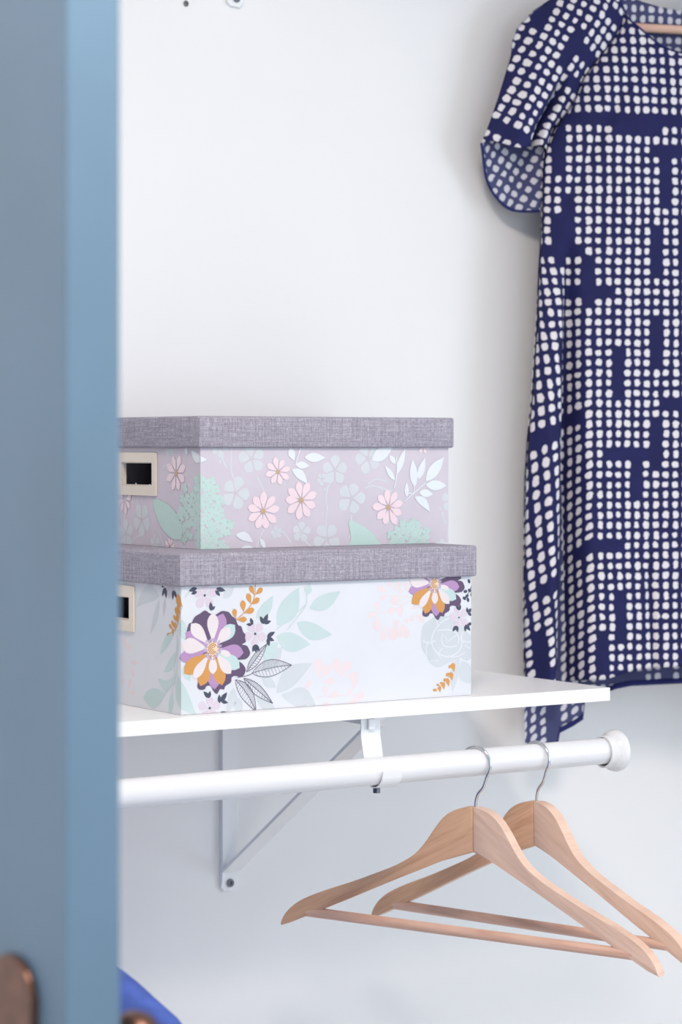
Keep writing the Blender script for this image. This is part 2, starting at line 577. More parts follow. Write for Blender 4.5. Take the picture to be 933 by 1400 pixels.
def bracket(dx, dz, label, with_rod):
    bx0 = 1.4035 + dx
    b = empty('shelf_bracket', (bx0 + .011, YW, 0.87 + dz))
    tag(b, label, 'bracket', 'shelf brackets on the back wall')
    zb = .8695 + dz
    sb = SB + dz
    # wall strip with a rounded foot
    pr = [(.0, zb + .004), (.004, zb), (.017, zb - .001), (.0225, zb + .006), (.0225, sb - .001), (0, sb - .001)]
    bm = bmesh.new()
    extrude_profile(bm, pr, lambda a_, n_, z_: Vector((bx0 + a_, YW - .0022 + n_, z_)), .0020, .0006, 1)
    bmobj('wall_strip', bm, M['enamel'], b)
    # upright rib along the strip
    pr = [(YW - .0042, zb + .004), (YW - .0042, sb - .002), (YW - .0075, sb - .002), (YW - .0075, zb + .030), (YW - .0060, zb + .012)]
    bm = bmesh.new()
    extrude_profile(bm, pr, lambda a_, n_, z_: Vector((bx0 + .0009 + n_, a_, z_)), .0008)
    bmobj('rib', bm, M['enamel'], b)
    # arm below the board
    yh = 2.084
    box('top_arm', (bx0, yh + .001, sb - .0042), (bx0 + .0225, YW - .0005, sb - .0004), M['enamel'], b, .0006, 1)
    box('arm_rib', (bx0, yh + .001, sb - .009), (bx0 + .0016, YW - .0085, sb - .0042), M['enamel'], b)
    # diagonal channel brace
    P0, P1 = Vector((0, YW - .006, zb + .022)), Vector((0, yh + .004, sb - .010))
    dirv = (P1 - P0).normalized()
    nv = Vector((0, -dirv.z, dirv.y))
    if nv.z < 0:
        nv = -nv
    bm = bmesh.new()
    L_ = (P1 - P0).length
    for (n0, n1, x0, x1) in ((-.0008, .0008, .0, .0225), (.0008, .0030, .0, .0014)):
        vs_ = []
        for l_ in (0, L_):
            for n_ in (n0, n1):
                for x_ in (x0, x1):
                    vs_.append(bm.verts.new(P0 + dirv * l_ + nv * n_ + Vector((bx0 + x_, 0, 0))))
        for f in ((0, 1, 3, 2), (4, 6, 7, 5), (0, 2, 6, 4), (1, 5, 7, 3), (0, 4, 5, 1), (2, 3, 7, 6)):
            bm.faces.new([vs_[i] for i in f])
    bmobj('brace', bm, M['enamel'], b)
    # hanging plate and rod cradle
    zr = ZR + dz
    prof = [(yh - .001, sb - .001)]
    r_ = .0158
    pts = [(yh, sb - .001), (yh, sb - .02), (YR + r_ + .002, zr + .012)]
    for q in range(0, 17):
        an = radians(0 - q * 10)
        pts.append((YR + r_ * cos(an), zr + r_ * sin(an)))
    pts.append((YR - r_ - .0006, zr + .0015))
    th = .0016
    outer, inner = [], []
    for i, p in enumerate(pts):
        p0, p1 = pts[max(0, i - 1)], pts[min(len(pts) - 1, i + 1)]
        tx, tz = p1[0] - p0[0], p1[1] - p0[1]
        l_ = hypot(tx, tz)
        nx, nz = -tz / l_, tx / l_
        inner.append((p[0] - nx * th * .0, p[1] - nz * th * .0))
        outer.append((p[0] + nx * th, p[1] + nz * th))
    bm = bmesh.new()
    A = [[bm.verts.new((bx0 + x_, y_, z_)) for y_, z_ in pp] for pp, x_ in ((inner, -.0095), (outer, -.0095), (outer, .0145), (inner, .0145))]
    n = len(pts)
    for i in range(n - 1):
        for k_ in range(4):
            k2 = (k_ + 1) % 4
            bm.faces.new((A[k_][i], A[k2][i], A[k2][i + 1], A[k_][i + 1]))
    for i in (0, n - 1):
        bm.faces.new([A[k_][i] for k_ in range(4)])
    bmobj('rod_cradle', bm, M['enamel'], b)
    box('cradle_tab', (bx0 - .002, yh - .0035, sb - .013), (bx0 + .006, yh - .0002, sb - .0015), M['enamel'], b, .001)
    lathe('cradle_bolt', [(0, 0), (0, .0042), (.0045, .0042), (.0055, .003), (.0055, 0)], (bx0 - .003, YR + .004, zr - r_ - .0072), (0, 0, 1), M['steel'], b, 6)
    c = onY(315.5, 1210, YW) if not dx else Vector((bx0 + .011, YW, zb + .011))
    c = Vector((bx0 + .0115, YW, zb + .009))
    lathe('screw', [(0, 0), (.0, .0028), (.0016, .0048), (.0024, .0046), (.0024, .0022), (.0010, .0012), (.0010, 0)], (c.x, YW - .0040, c.z), (0, -1, 0), M['steel'], b, 20)
    return b


bracket(0, 0, 'white steel shelf and rod bracket holding up the shelf with boxes', True)
bracket(.0085, 1.0165, 'white shelf bracket high on the wall, only its foot in view', False)
hp = onY(254, 5, YW)
o = lathe('wall_plug', [(0, 0), (0, .0026), (.0012, .0034), (.0016, .0030), (.0016, .0012), (.0004, .0010), (.0004, 0)], (hp.x, YW - .0002, hp.z), (0, -1, 0), M['plug'], None, 16)
tag(o, 'tiny grey wall plug high on the white wall', 'wall plug')


# ------------------------------------------------------------------ patterned storage boxes
def uv_box_project(o, su=1.0):
    me = o.data
    uvl = me.uv_layers.new(name='UVMap')
    for p in me.polygons:
        n = p.normal
        for li in p.loop_indices:
            c = me.vertices[me.loops[li].vertex_index].co
            if abs(n.z) > .7:
                uvl.data[li].uv = (c.x, c.y)
            elif abs(n.x) > abs(n.y):
                uvl.data[li].uv = (c.y + 3.3, c.z)
            else:
                uvl.data[li].uv = (c.x, c.z)


PRINT_MATS = {}


def print_mat(rgb):
    if rgb not in PRINT_MATS:
        PRINT_MATS[rgb] = paint('print_ink_%d_%d_%d' % rgb, rgb, 0.55, 0.01, 25, 0.0)
    return PRINT_MATS[rgb]


def clip(poly, axis, lim, keep_less):
    out = []
    n = len(poly)
    for i in range(n):
        a, b = poly[i], poly[(i + 1) % n]
        ia = (a[axis] <= lim) if keep_less else (a[axis] >= lim)
        ib = (b[axis] <= lim) if keep_less else (b[axis] >= lim)
        if ia:
            out.append(a)
        if ia != ib:
            t = (lim - a[axis]) / (b[axis] - a[axis])
            out.append((a[0] + (b[0] - a[0]) * t, a[1] + (b[1] - a[1]) * t))
    return out


class Print:
    """flat print traced in box coordinates: U runs round the corner (negative on the end face), V up, metres"""
    def __init__(s, x0, yf, zb, W, D, H):
        s.x0, s.yf, s.zb, s.W, s.D, s.H = x0, yf, zb, W, D, H
        s.items = []
        s.layer = 0
        s.last = None
        t = atan2(x0, yf) - YAW
        s.corner = CX + FPX * tan(t)

    def uv(s, px, py):
        if px >= s.corner:
            p = onY(px, py, s.yf)
            return (p.x - s.x0, p.z - s.zb)
        p = onX(px, py, s.x0)
        return (-(p.y - s.yf), p.z - s.zb)

    def mpp(s, px, py):
        p = onY(px, py, s.yf) if px >= s.corner else onX(px, py, s.x0)
        return (p.x * sin(YAW) + p.y * cos(YAW)) / FPX

    def raw(s, pts, col):
        if col != s.last:
            s.layer += 1
            s.last = col
        s.items.append((pts, col, s.layer))

    def poly(s, pts, col, smooth=True):
        q = [s.uv(*p) for p in pts]
        if smooth:
            q = [(a.x, a.y) for a in catmull([(a[0], a[1], 0) for a in q], 4, True)]
        s.raw(q, col)

    def ell_uv(s, c, rx, ry, rot, col, n=16):
        s.raw([(c[0] + rx * cos(2 * pi * i / n) * cos(rot) - ry * sin(2 * pi * i / n) * sin(rot),
                c[1] + rx * cos(2 * pi * i / n) * sin(rot) + ry * sin(2 * pi * i / n) * cos(rot)) for i in range(n)], col)

    def dot(s, px, py, r, col, n=14):
        m = s.mpp(px, py)
        s.ell_uv(s.uv(px, py), r * m, r * m, 0, col, n)

    def leaf_uv(s, a, b, w, col, blunt=0.0, curve=0.0, n=9):
        """pointed leaf from a to b (uv); blunt>0 rounds the far end"""
        dx, dy = b[0] - a[0], b[1] - a[1]
        L = hypot(dx, dy) or 1e-6
        tx, ty = dx / L, dy / L
        L1, R1 = [], []
        for i in range(n + 1):
            t = i / n
            if blunt:
                h = sin(pi * t ** (1 + blunt * 1.1)) ** .75 if 0 < t < 1 else 0
            else:
                h = sin(pi * t ** .85) ** 1.0 if 0 < t < 1 else 0
            c = curve * L * sin(pi * t)
            L1.append((a[0] + tx * L * t - ty * (h * w / 2 + c), a[1] + ty * L * t + tx * (h * w / 2 + c)))
            R1.append((a[0] + tx * L * t - ty * (-h * w / 2 + c), a[1] + ty * L * t + tx * (-h * w / 2 + c)))
        s.raw(L1 + R1[::-1][1:-1], col)

    def leaf(s, p, q, w, col, blunt=0.0, curve=0.0):
        m = s.mpp(*p)
        s.leaf_uv(s.uv(*p), s.uv(*q), w * m, col, blunt, curve)

    def line_uv(s, pts, w, col):
        for a, b in zip(pts, pts[1:]):
            dx, dy = b[0] - a[0], b[1] - a[1]
            L = hypot(dx, dy)
            if L < 1e-7:
                continue
            nx, ny = -dy / L * w / 2, dx / L * w / 2
            s.raw([(a[0] + nx, a[1] + ny), (a[0] - nx, a[1] - ny), (b[0] - nx, b[1] - ny), (b[0] + nx, b[1] + ny)], col)

    def line(s, pts, w, col, smooth=True):
        q = [s.uv(*p) for p in pts]
        if smooth and len(q) > 2:
            q = [(a.x, a.y) for a in catmull([(a[0], a[1], 0) for a in q], 5)]
        s.line_uv(q, w * s.mpp(*pts[0]), col)

    def petals(s, px, py, r, n, col, width=.5, rot=0.0, r0=.08, blunt=.55, jit=.08, skip=()):
        c = s.uv(px, py)
        m = s.mpp(px, py) * r
        rnd = random.Random(int(px * 7 + py))
        for i in range(n):
            if i in skip:
                continue
            an = rot + 2 * pi * i / n + rnd.uniform(-jit, jit)
            rr = m * rnd.uniform(.9, 1.06)
            s.leaf_uv((c[0] + cos(an) * m * r0, c[1] + sin(an) * m * r0), (c[0] + cos(an) * rr, c[1] + sin(an) * rr), m * width, col, blunt)

    def build(s, name, parent):
        V, F, MI = [], [], []
        cols = []
        eps = .00004
        for num, (pts, col, lay) in enumerate(s.items):
            if col not in cols:
                cols.append(col)
            mi = cols.index(col)
            off = eps + num * 4e-7
            for face in (0, 1):
                q = clip(pts, 0, 0.0, face == 1)
                if len(q) > 2:
                    q = clip(q, 0, s.W if face == 0 else -s.D, face == 0)
                for lim, less in ((0.0, False), (s.H, True)):
                    if len(q) > 2:
                        q = clip(q, 1, lim, less)
                if len(q) < 3:
                    continue
                tris = tessellate_polygon([[Vector((a[0], a[1], 0)) for a in q]])
                b0 = len(V)
                for a in q:
                    V.append((s.x0 + a[0], s.yf - off, s.zb + a[1]) if face == 0 else (s.x0 - off, s.yf - a[0], s.zb + a[1]))
                for t in tris:
                    p0, p1, p2 = [Vector(V[b0 + i]) for i in t]
                    nrm = (p1 - p0).cross(p2 - p0)
                    flip = (nrm.y > 0) if face == 0 else (nrm.x > 0)
                    F.append([b0 + i for i in (t[::-1] if flip else t)])
                    MI.append(mi)
        o = mesh(name, V, F, [print_mat(c) for c in cols], parent)
        for p, mi in zip(o.data.polygons, MI):
            p.material_index = mi
        return o


def storage_box(x0, x1, yf, depth, zb, hb, hl, over, paper, label, hole, plate):
    yb = yf + depth
    root = empty('storage_box', ((x0 + x1) / 2, (yf + yb) / 2, zb))
    tag(root, label, 'box', 'linen lidded storage boxes on the shelf')
    t = .003
    H = hb + hl - .004
    zt = zb + H
    hy0, hy1, hz0, hz1 = hole  # on the end face: distance back from the front edge, height
    lst = [((x0, yf, zb), (x1, yf + t, zt)), ((x0, yb - t, zb), (x1, yb, zt)), ((x1 - t, yf + t, zb), (x1, yb - t, zt)),
           ((x0 + t, yf + t, zb), (x1 - t, yb - t, zb + t)),
           ((x0, yf + t, zb), (x0 + t, yf + hy0, zt)), ((x0, yf + hy1, zb), (x0 + t, yb - t, zt)),
           ((x0, yf + hy0, zb), (x0 + t, yf + hy1, zb + hz0)), ((x0, yf + hy0, zb + hz1), (x0 + t, yf + hy1, zt))]
    body = boxes('box_body', lst, paper, root)
    bpy.context.view_layer.update()
    # lid: four linen skirts and a top, rounded
    zl0, zl1 = zb + hb, zb + hb + hl
    lx0, lx1, ly0, ly1 = x0 - over, x1 + over, yf - over, yb + over
    bm = bmesh.new()
    add_box(bm, (lx0, ly0, zl0), (lx1, ly1, zl1), .0026, 3)
    bmesh.ops.delete(bm, geom=[f for f in bm.faces if f.normal.z < -.99], context='FACES')
    lid = bmobj('lid', bm, M['linen'], root)
    uv_box_project(lid)
    sm = lid.modifiers.new('thickness', 'SOLIDIFY')
    sm.thickness = .0022
    sm.offset = -1
    for p in lid.data.polygons:
        p.use_smooth = True
    lid.data.set_sharp_from_angle(angle=radians(35))
    bpy.context.view_layer.update()
    # folded cloth edge at the front corner
    box('corner_fold', (lx0 + .0005, ly0 - .0006, zl0 + .001), (lx0 + .004, ly0 + .002, zl1 - .003), M['linen'], lid, .0004, 1)
    uv_box_project(bpy.context.scene.objects[lid.children[0].name]) if lid.children else None
    # metal finger-pull frame on the end
    py0, py1, pz0, pz1 = plate
    fx0, fx1 = x0 - .0022, x0 - .0003
    rim = [((fx0, yf + py0, zb + pz0), (fx1, yf + py1, zb + hz0)), ((fx0, yf + py0, zb + hz1), (fx1, yf + py1, zb + pz1)),
           ((fx0, yf + py0, zb + hz0), (fx1, yf + hy0, zb + hz1)), ((fx0, yf + hy1, zb + hz0), (fx1, yf + py1, zb + hz1)),
           ((fx1, yf + hy0 + .0002, zb + hz0 - .0001), (x0 + .004, yf + hy0 + .001, zb + hz1 + .0001)),
           ((fx1, yf + hy1 - .001, zb + hz0 - .0001), (x0 + .004, yf + hy1 - .0002, zb + hz1 + .0001)),
           ((fx1, yf + hy0, zb + hz1 - .001), (x0 + .004, yf + hy1, zb + hz1 - .0002)),
           ((fx1, yf + hy0, zb + hz0 + .0002), (x0 + .004, yf + hy1, zb + hz0 + .001))]
    pull = boxes('finger_pull', rim, M['nickel'], root)
    return root, body


# lower box -----------------------------------------------------------------
LX0, LX1, LY, LD, LHB, LHL = 1.183, 1.5405, 2.0905, .285, .1275, .0330
lowbox, lowbody = storage_box(LX0, LX1, LY, LD, ST + .0003, LHB, LHL, .0048, M['white_paper'],
                              'white floral storage box with grey linen lid, under the lilac box',
                              (.105, .180, .088, .112), (.0955, .1895, .0765, .1235))
# upper box -----------------------------------------------------------------
UZ = ST + .0003 + LHB + LHL + .0003
UX0, UX1, UY, UD, UHB, UHL = 1.2435, 1.5585, 2.157, .227, .1045, .0330
topbox, topbody = storage_box(UX0, UX1, UY, UD, UZ, UHB, UHL, .0048, M['lilac_paper'],
                              'lilac floral storage box with grey linen lid, stacked on the white floral box',
                              (.100, .169, .064, .089), (.0915, .1775, .0535, .0995))

# ---- print of the upper (lilac) box
P = Print(UX0, UY, UZ, UX1 - UX0, UD, UHB + UHL - .004)
GR, PK, WH, MT, TN, BG = (208, 213, 219), (236, 216, 224), (224, 230, 237), (190, 216, 211), (196, 166, 140), (206, 198, 210)


def gr_flower(x, y, r, rot=.3, skip=()):
    P.petals(x, y, r, 5, GR, .72, rot, .02, .75, .06, skip)


for a in (((317, 612), (316, 640), (321, 657)), ((352, 652), (358, 664), (362, 674)), ((446, 690), (448, 668), (456, 655)),
          ((480, 704), (482, 720), (478, 735)), ((362, 722), (355, 736), (350, 752)), ((398, 742), (386, 727), (372, 733)),
          ((430, 752), (416, 738), (404, 727)), ((447, 750), (446, 718), (448, 690)), ((503, 662), (515, 655), (530, 659)),
          ((499, 668), (510, 664), (536, 672)), ((612, 738), (614, 714), (618, 690)), ((610, 716), (606, 708), (604, 700)),
          ((310, 640), (306, 632), (303, 626)), ((190, 700), (188, 676), (186, 660)), ((178, 745), (186, 735), (196, 730)),
          ((226, 752), (220, 735), (214, 720)), ((252, 752), (254, 730), (257, 716)), ((240, 752), (236, 738), (232, 728)),
          ((222, 640), (232, 634), (244, 630))):
    P.line(a, 2.2, GR)
for x, y, r, rot in ((344.5, 627, 21, .5), (322, 674, 24, 1.2), (412, 727, 15, .2), (447, 737, 22, .9), (458, 643, 21, .3), (481, 681, 23, .0),
                     (503, 627, 22, .7), (617, 684, 16, .2), (300, 612, 14, 0), (194, 711, 24, .95), (212, 742, 13, .4), (172, 730, 22, .4),
                     (205, 672, 10, .2), (378, 728, 9, .5), (604, 748, 12, .2), (440, 655, 9, .9), (232, 612, 14, .4), (178, 752, 12, .2)):
    gr_flower(x, y, r, rot)
for x, y, l in ((306, 628, 6), (303, 634, 5), (446, 672, 5), (443, 664, 5), (608, 706, 6), (604, 698, 5)):
    P.leaf((x, y), (x - 3, y - l), 3.4, GR, .3)
for x, y in ((344.5, 627), (322, 674), (458, 643), (481, 681), (447, 737), (503, 627), (194, 711)):
    c = P.uv(x, y)
    for i in range(9):
        an = i * 2 * pi / 9 + .2
        P.line_uv([(c[0] + .0010 * cos(an), c[1] + .0010 * sin(an)), (c[0] + .0036 * cos(an), c[1] + .0036 * sin(an))], .0005, BG)
# hydrangea heads
rnd = random.Random(5)


def hydrangea(cx_, cy_, rx, ry, n, clipy=None, r0=.0045):
    c = P.uv(cx_, cy_)
    m = P.mpp(cx_, cy_)
    blobs = []
    for i in range(n):
        an, q = i * 2.39996, sqrt((i + .5) / n)
        blobs.append((c[0] + rx * m * q * cos(an) * rnd.uniform(.9, 1.05), c[1] + ry * m * q * sin(an) * rnd.uniform(.9, 1.05)))
    for b in blobs:
        rot = rnd.uniform(0, 1.5)
        for j in range(4):
            an = rot + j * pi / 2
            P.ell_uv((b[0] + r0 * .62 * cos(an), b[1] + r0 * .62 * sin(an)), r0 * .62, r0 * .52, an, MT, 10)
    for b in blobs:
        P.ell_uv((b[0] + rnd.uniform(-.004, .004), b[1] + rnd.uniform(-.004, .004)), .0017, .0007, rnd.uniform(0, 3), BG, 6)
        P.ell_uv((b[0] + rnd.uniform(-.005, .005), b[1] + rnd.uniform(-.005, .005)), .0014, .0006, rnd.uniform(0, 3), BG, 6)


hydrangea(279, 697, 33, 46, 50)
hydrangea(301, 722, 18, 14, 9)
hydrangea(254, 706, 22, 40, 22)
hydrangea(286, 748, 30, 14, 16)
hydrangea(560, 737, 34, 26, 34)
P.poly([(477, 712), (492, 717), (506, 726), (516, 738), (521, 752), (478, 754), (480, 735)], MT)
P.poly([(209.5, 683.5), (224, 686), (238, 697), (246, 712), (250, 733), (240, 738), (226, 728), (216, 710)], MT)
# white leaves
for p, q, ww, cv in (((416, 625), (445, 626), 13, 0), ((404, 635), (423, 637), 10, 0), ((399, 641.5), (420, 661), 13, .08), ((322, 731), (346, 742), 12, .1),
                     ((356, 736), (363, 751), 7, 0), ((328, 752), (346, 748), 9, 0), ((567, 666), (564, 628), 13, 0), ((572, 656), (581, 626), 11, 0),
                     ((582, 658), (607, 625), 17, 0), ((582, 663), (611, 664), 14, 0), ((573, 673), (592, 676), 11, 0), ((567, 679), (588, 700), 12, .1),
                     ((556, 680), (556, 659), 7, 0), ((543, 648), (554, 613), 10, 0), ((540, 657), (526, 636), 8, 0), ((541, 634), (532, 622), 8, 0),
                     ((508, 629), (537, 611), 18, 0), ((396, 612), (402, 630), 11, 0), ((262, 616), (283, 628.5), 13, -.12), ((254, 612), (257, 622), 8, 0)):
    P.leaf(p, q, ww, WH, 0, cv)
for a in (((553, 686), (566, 674), (582, 660)), ((542, 624), (543, 645), (539, 668)), ((566, 674), (567, 660)), ((404, 636), (408, 622), (412, 610)),
          ((566, 676), (560, 674), (556, 676))):
    P.line(a, 1.6, WH)
# pink daisies
for x, y, r, n, rot in ((380, 645, 20, 8, .25), (359.6, 699, 27, 9, .1), (411.6, 684, 27, 9, .35), (531, 693.6, 26, 9, .3), (241.5, 647, 27, 8, .35),
                        (233, 748, 14, 8, .2), (171, 683, 20, 8, .2), (579, 609, 12, 7, .5)):
    P.petals(x, y, r, n, PK, .41, rot, .12, .55, .05)
for x, y, r in ((380, 645, 3.2), (359.6, 699, 4.2), (411.6, 684, 4.2), (531, 693.6, 4.0), (241.5, 647, 4.2), (233, 748, 2.0)):
    c, m = P.uv(x, y), P.mpp(x, y)
    for i in range(7):
        an = i * 2 * pi / 7
        P.ell_uv((c[0] + r * .6 * m * cos(an), c[1] + r * .6 * m * sin(an)), r * .42 * m, r * .42 * m, 0, TN, 8)
    P.ell_uv(c, r * .6 * m, r * .6 * m, 0, TN, 8)
bpy.context.view_layer.update()
P.build('floral_print', topbody)

# ---- print of the lower (white) box
P = Print(LX0, LY, ST + .0003, LX1 - LX0, LD, LHB + LHL - .004)
MI2, GY, PB, LIL, DK, OR, PU, PAL, CR, LN, LV, BGW = ((193, 212, 214), (202, 208, 215), (226, 213, 218), (213, 201, 216), (70, 76, 96), (208, 150, 84),
                                                     (96, 78, 108), (226, 217, 221), (232, 210, 176), (92, 88, 110), (178, 142, 188), (218, 221, 229))


def c6(x, y):
    return (230 + x / 4.665, 790 + y / 4.665)


def c5(x, y):
    return (160 + x / 6.664, 790 + y / 6.664)


def c7(x, y):
    return (400 + x / 5.83, 780 + y / 5.83)


def c8(x, y):
    return (530 + x / 7.177, 780 + y / 7.177)


# pale berries
for T, lst in ((c7, ((205, 860, 205, 700), (215, 870, 300, 750), (385, 860, 340, 700), (395, 860, 455, 715), (235, 890, 340, 880), (420, 860, 525, 825),
                     (480, 960, 505, 850), (260, 1010, 262, 915), (270, 1010, 370, 975), (90, 950, 150, 880), (20, 975, 145, 985), (440, 1020, 460, 940),
                     (470, 1030, 575, 985), (200, 1090, 300, 1070), (0, 1095, 90, 1080), (420, 1070, 520, 1050))),
               (c7, ((690, 330, 660, 250), (690, 340, 600, 360), (680, 350, 670, 490), (740, 440, 715, 565), (750, 440, 820, 555), (870, 410, 800, 415),
                     (870, 430, 845, 540), (880, 430, 915, 540), (860, 280, 780, 230), (850, 300, 760, 330), (850, 290, 865, 370), (760, 190, 695, 235),
                     (760, 180, 680, 130), (800, 130, 760, 100), (880, 120, 820, 100), (860, 130, 865, 185), (930, 110, 900, 160))),
               (c8, ((150, 300, 30, 270), (150, 310, 110, 440), (100, 490, 50, 520), (110, 500, 30, 680), (130, 500, 200, 660), (150, 490, 210, 500),
                     (260, 420, 230, 500), (270, 420, 360, 500), (230, 380, 300, 340), (130, 190, 60, 150), (150, 150, 210, 120))),
               (c5, ((100, 660, 55, 540), (110, 690, 120, 600), (110, 770, 185, 775), (115, 800, 155, 905), (70, 700, 40, 790), (80, 900, 40, 960),
                     (100, 1020, 130, 920), (100, 1040, 165, 1050), (90, 1060, 95, 1140), (60, 830, 45, 900)))):
    for x0_, y0_, x1_, y1_ in lst:
        p, q = T(x0_, y0_), T(x1_, y1_)
        P.leaf(p, q, max(7, .58 * hypot(p[0] - q[0], p[1] - q[1])), PB, .8)
for T, pts in ((c7, ((150, 1040), (260, 1000), (560, 1000))), (c7, ((700, 340), (860, 290), (1000, 200))), (c7, ((740, 200), (930, 205))), (c8, ((30, 250), (240, 260)))):
    P.line([T(*p) for p in pts], 1.2, PB)
# grey leaves and rose
for p, q, ww, cv in ((c6(690, 735), c6(920, 545), 27, .08), (c6(720, 745), c6(900, 850), 18, .1), (c6(600, 600), c6(730, 440), 24, 0),
                     (c5(392, 165), c5(178, 270), 24, -.15), (c5(385, 190), c5(300, 520), 12, .05), (c6(600, 640), c6(690, 700), 14, 0),
                     (c6(560, 760), c6(690, 850), 16, 0), (c6(420, 700), c6(370, 860), 16, .1), (c6(440, 760), c6(460, 880), 14, 0),
                     (c8(700, 850), c8(640, 1200), 14, -.05), (c8(730, 890), c8(860, 1110), 24, -.12), (c8(720, 840), c8(860, 800), 22, .1),
                     (c5(330, 60), c5(270, 110), 14, 0), (c6(350, 130), c6(420, 60), 12, 0), (c7(-60, 1000), c7(190, 1085), 22, .15)):
    P.leaf(p, q, ww, GY, 0, cv)
P.leaf(c5(440, 190), c5(425, 360), 9, (206, 203, 216))
P.poly([c8(*p) for p in ((470, 450), (560, 440), (640, 470), (740, 560), (800, 620), (845, 660), (850, 790), (780, 850), (700, 860), (610, 900), (500, 950),
                         (420, 910), (380, 830), (335, 760), (330, 640), (350, 540), (410, 490))], GY)
for pts, ww in (((480, 560, 440, 640, 440, 730, 480, 800, 560, 840, 640, 835, 710, 780, 735, 700, 720, 640), 2.2),
                ((490, 590, 580, 580, 660, 600, 700, 660, 690, 720), 1.9), ((545, 620, 530, 680, 560, 740, 620, 750, 680, 740), 1.9),
                ((560, 640, 600, 690, 650, 650, 690, 640), 1.6), ((540, 760, 500, 820, 530, 860), 1.6), ((345, 690, 400, 710, 470, 690), 2.2),
                ((390, 830, 380, 760, 400, 700), 2.0), ((420, 890, 470, 880, 500, 890), 1.8), ((480, 450, 490, 540, 480, 570, 540, 500, 620, 460), 2.2),
                ((620, 850, 700, 840, 760, 800), 2.0), ((740, 600, 720, 680, 780, 700, 850, 690), 2.0), ((760, 730, 800, 760, 850, 750), 1.8)):
    P.line([c8(pts[i], pts[i + 1]) for i in range(0, len(pts), 2)], ww, BGW)
# mint leaves
for p, q, ww, cv in ((c6(560, 260), c6(670, 112), 17, -.08), (c6(695, 305), c6(835, 60), 30, -.05), (c6(690, 372), c6(905, 425), 26, -.06),
                     (c7(135, 300), c7(385, 165), 21, -.05), (c7(35, 415), c7(318, 510), 23, -.08), (c7(115, 195), c7(135, 100), 12, 0),
                     (c7(-90, 560), c7(140, 585), 20, .0), (c5(395, 697), c5(540, 470), 13, .05), (c5(535, 680), c5(425, 860), 14, .1),
                     (c5(372, 918), c5(520, 900), 15, -.25), (c5(242, 1095), c5(445, 1050), 27, -.05), (c5(505, 1040), c5(470, 1270), 13, .05),
                     (c5(552, 885), c5(725, 1250), 25, -.12), (c5(590, 380), c5(600, 560), 14, 0), (c6(610, 520), c6(700, 410), 22, 0),
                     (c6(85, 300), c6(130, 420), 12, 0), (c6(100, 560), c6(140, 660), 14, 0)):
    P.leaf(p, q, ww, MI2, 0, cv)
for pts in ([c7(-40, 470), c7(40, 370), c7(105, 280), c7(115, 190)], [c6(60, 330), c6(55, 460), c6(40, 620), c6(50, 700)], [c5(545, 870), c5(520, 950), c5(440, 1055)],
            [c5(560, 560), c5(555, 720), c5(540, 880), c5(500, 1040)], [c6(690, 330), c6(800, 240), c6(880, 170)], [c5(620, 180), c5(640, 150), c5(665, 120)]):
    P.line(pts, 1.7, (196, 210, 213))
# lilac five-petal blossoms
for x, y, r, rot in (c6(235, 112) + (20, .3), c6(555, 358) + (19, .9), c6(265, 832) + (18, .3), c8(702, 460) + (17, .6), c5(490, 110) + (13, .5)):
    P.petals(x, y, r, 5, LIL, .66, rot, .04, .6, .05)
# dark leaflets
for T, lst in ((c6, ((185, 65, 130, 85), (185, 88, 145, 104), (305, 68, 366, 82), (300, 80, 332, 116), (275, 212, 270, 152), (277, 205, 300, 180), (535, 300, 498, 296),
                     (540, 300, 524, 254), (610, 295, 585, 243), (610, 292, 636, 228), (612, 292, 657, 274), (630, 376, 682, 344), (630, 380, 677, 402),
                     (633, 385, 645, 437), (555, 424, 538, 474), (556, 424, 583, 470), (555, 424, 560, 478), (263, 766, 225, 724), (259, 768, 268, 720),
                     (328, 800, 325, 744), (334, 790, 376, 730), (336, 786, 382, 797), (320, 870, 385, 862))),
               (c5, ((440, 85, 412, 170), (445, 90, 450, 190), (520, 115, 548, 190), (515, 110, 508, 200), (430, 78, 405, 82))),
               (c8, ((706, 390, 670, 338), (708, 390, 714, 330), (785, 415, 780, 358), (785, 413, 836, 368), (787, 417, 834, 442), (780, 535, 836, 514),
                     (770, 530, 760, 602), (772, 530, 812, 592), (676, 540, 638, 600), (680, 540, 690, 606)))):
    for x0_, y0_, x1_, y1_ in lst:
        p, q = T(x0_, y0_), T(x1_, y1_)
        P.leaf(p, q, .40 * hypot(p[0] - q[0], p[1] - q[1]) + 1, DK)
for x, y, r in (c6(233, 112) + (1.9,), c6(555, 357) + (1.9,), c6(265, 831) + (1.9,), c8(702, 462) + (1.3,)):
    P.dot(x, y, r, DK, 8)
# dark berries at the right edge
for x, y in ((800, 105), (842, 78), (832, 168), (846, 150), (765, 205), (826, 236), (755, 272), (790, 287), (806, 195), (780, 250)):
    c = P.uv(*c8(x, y))
    P.ell_uv(c, .0026, .0018, random.Random(x).uniform(0, 3), DK, 8)
P.line([c8(845, 90), c8(815, 180), c8(770, 260)], 1.0, DK)
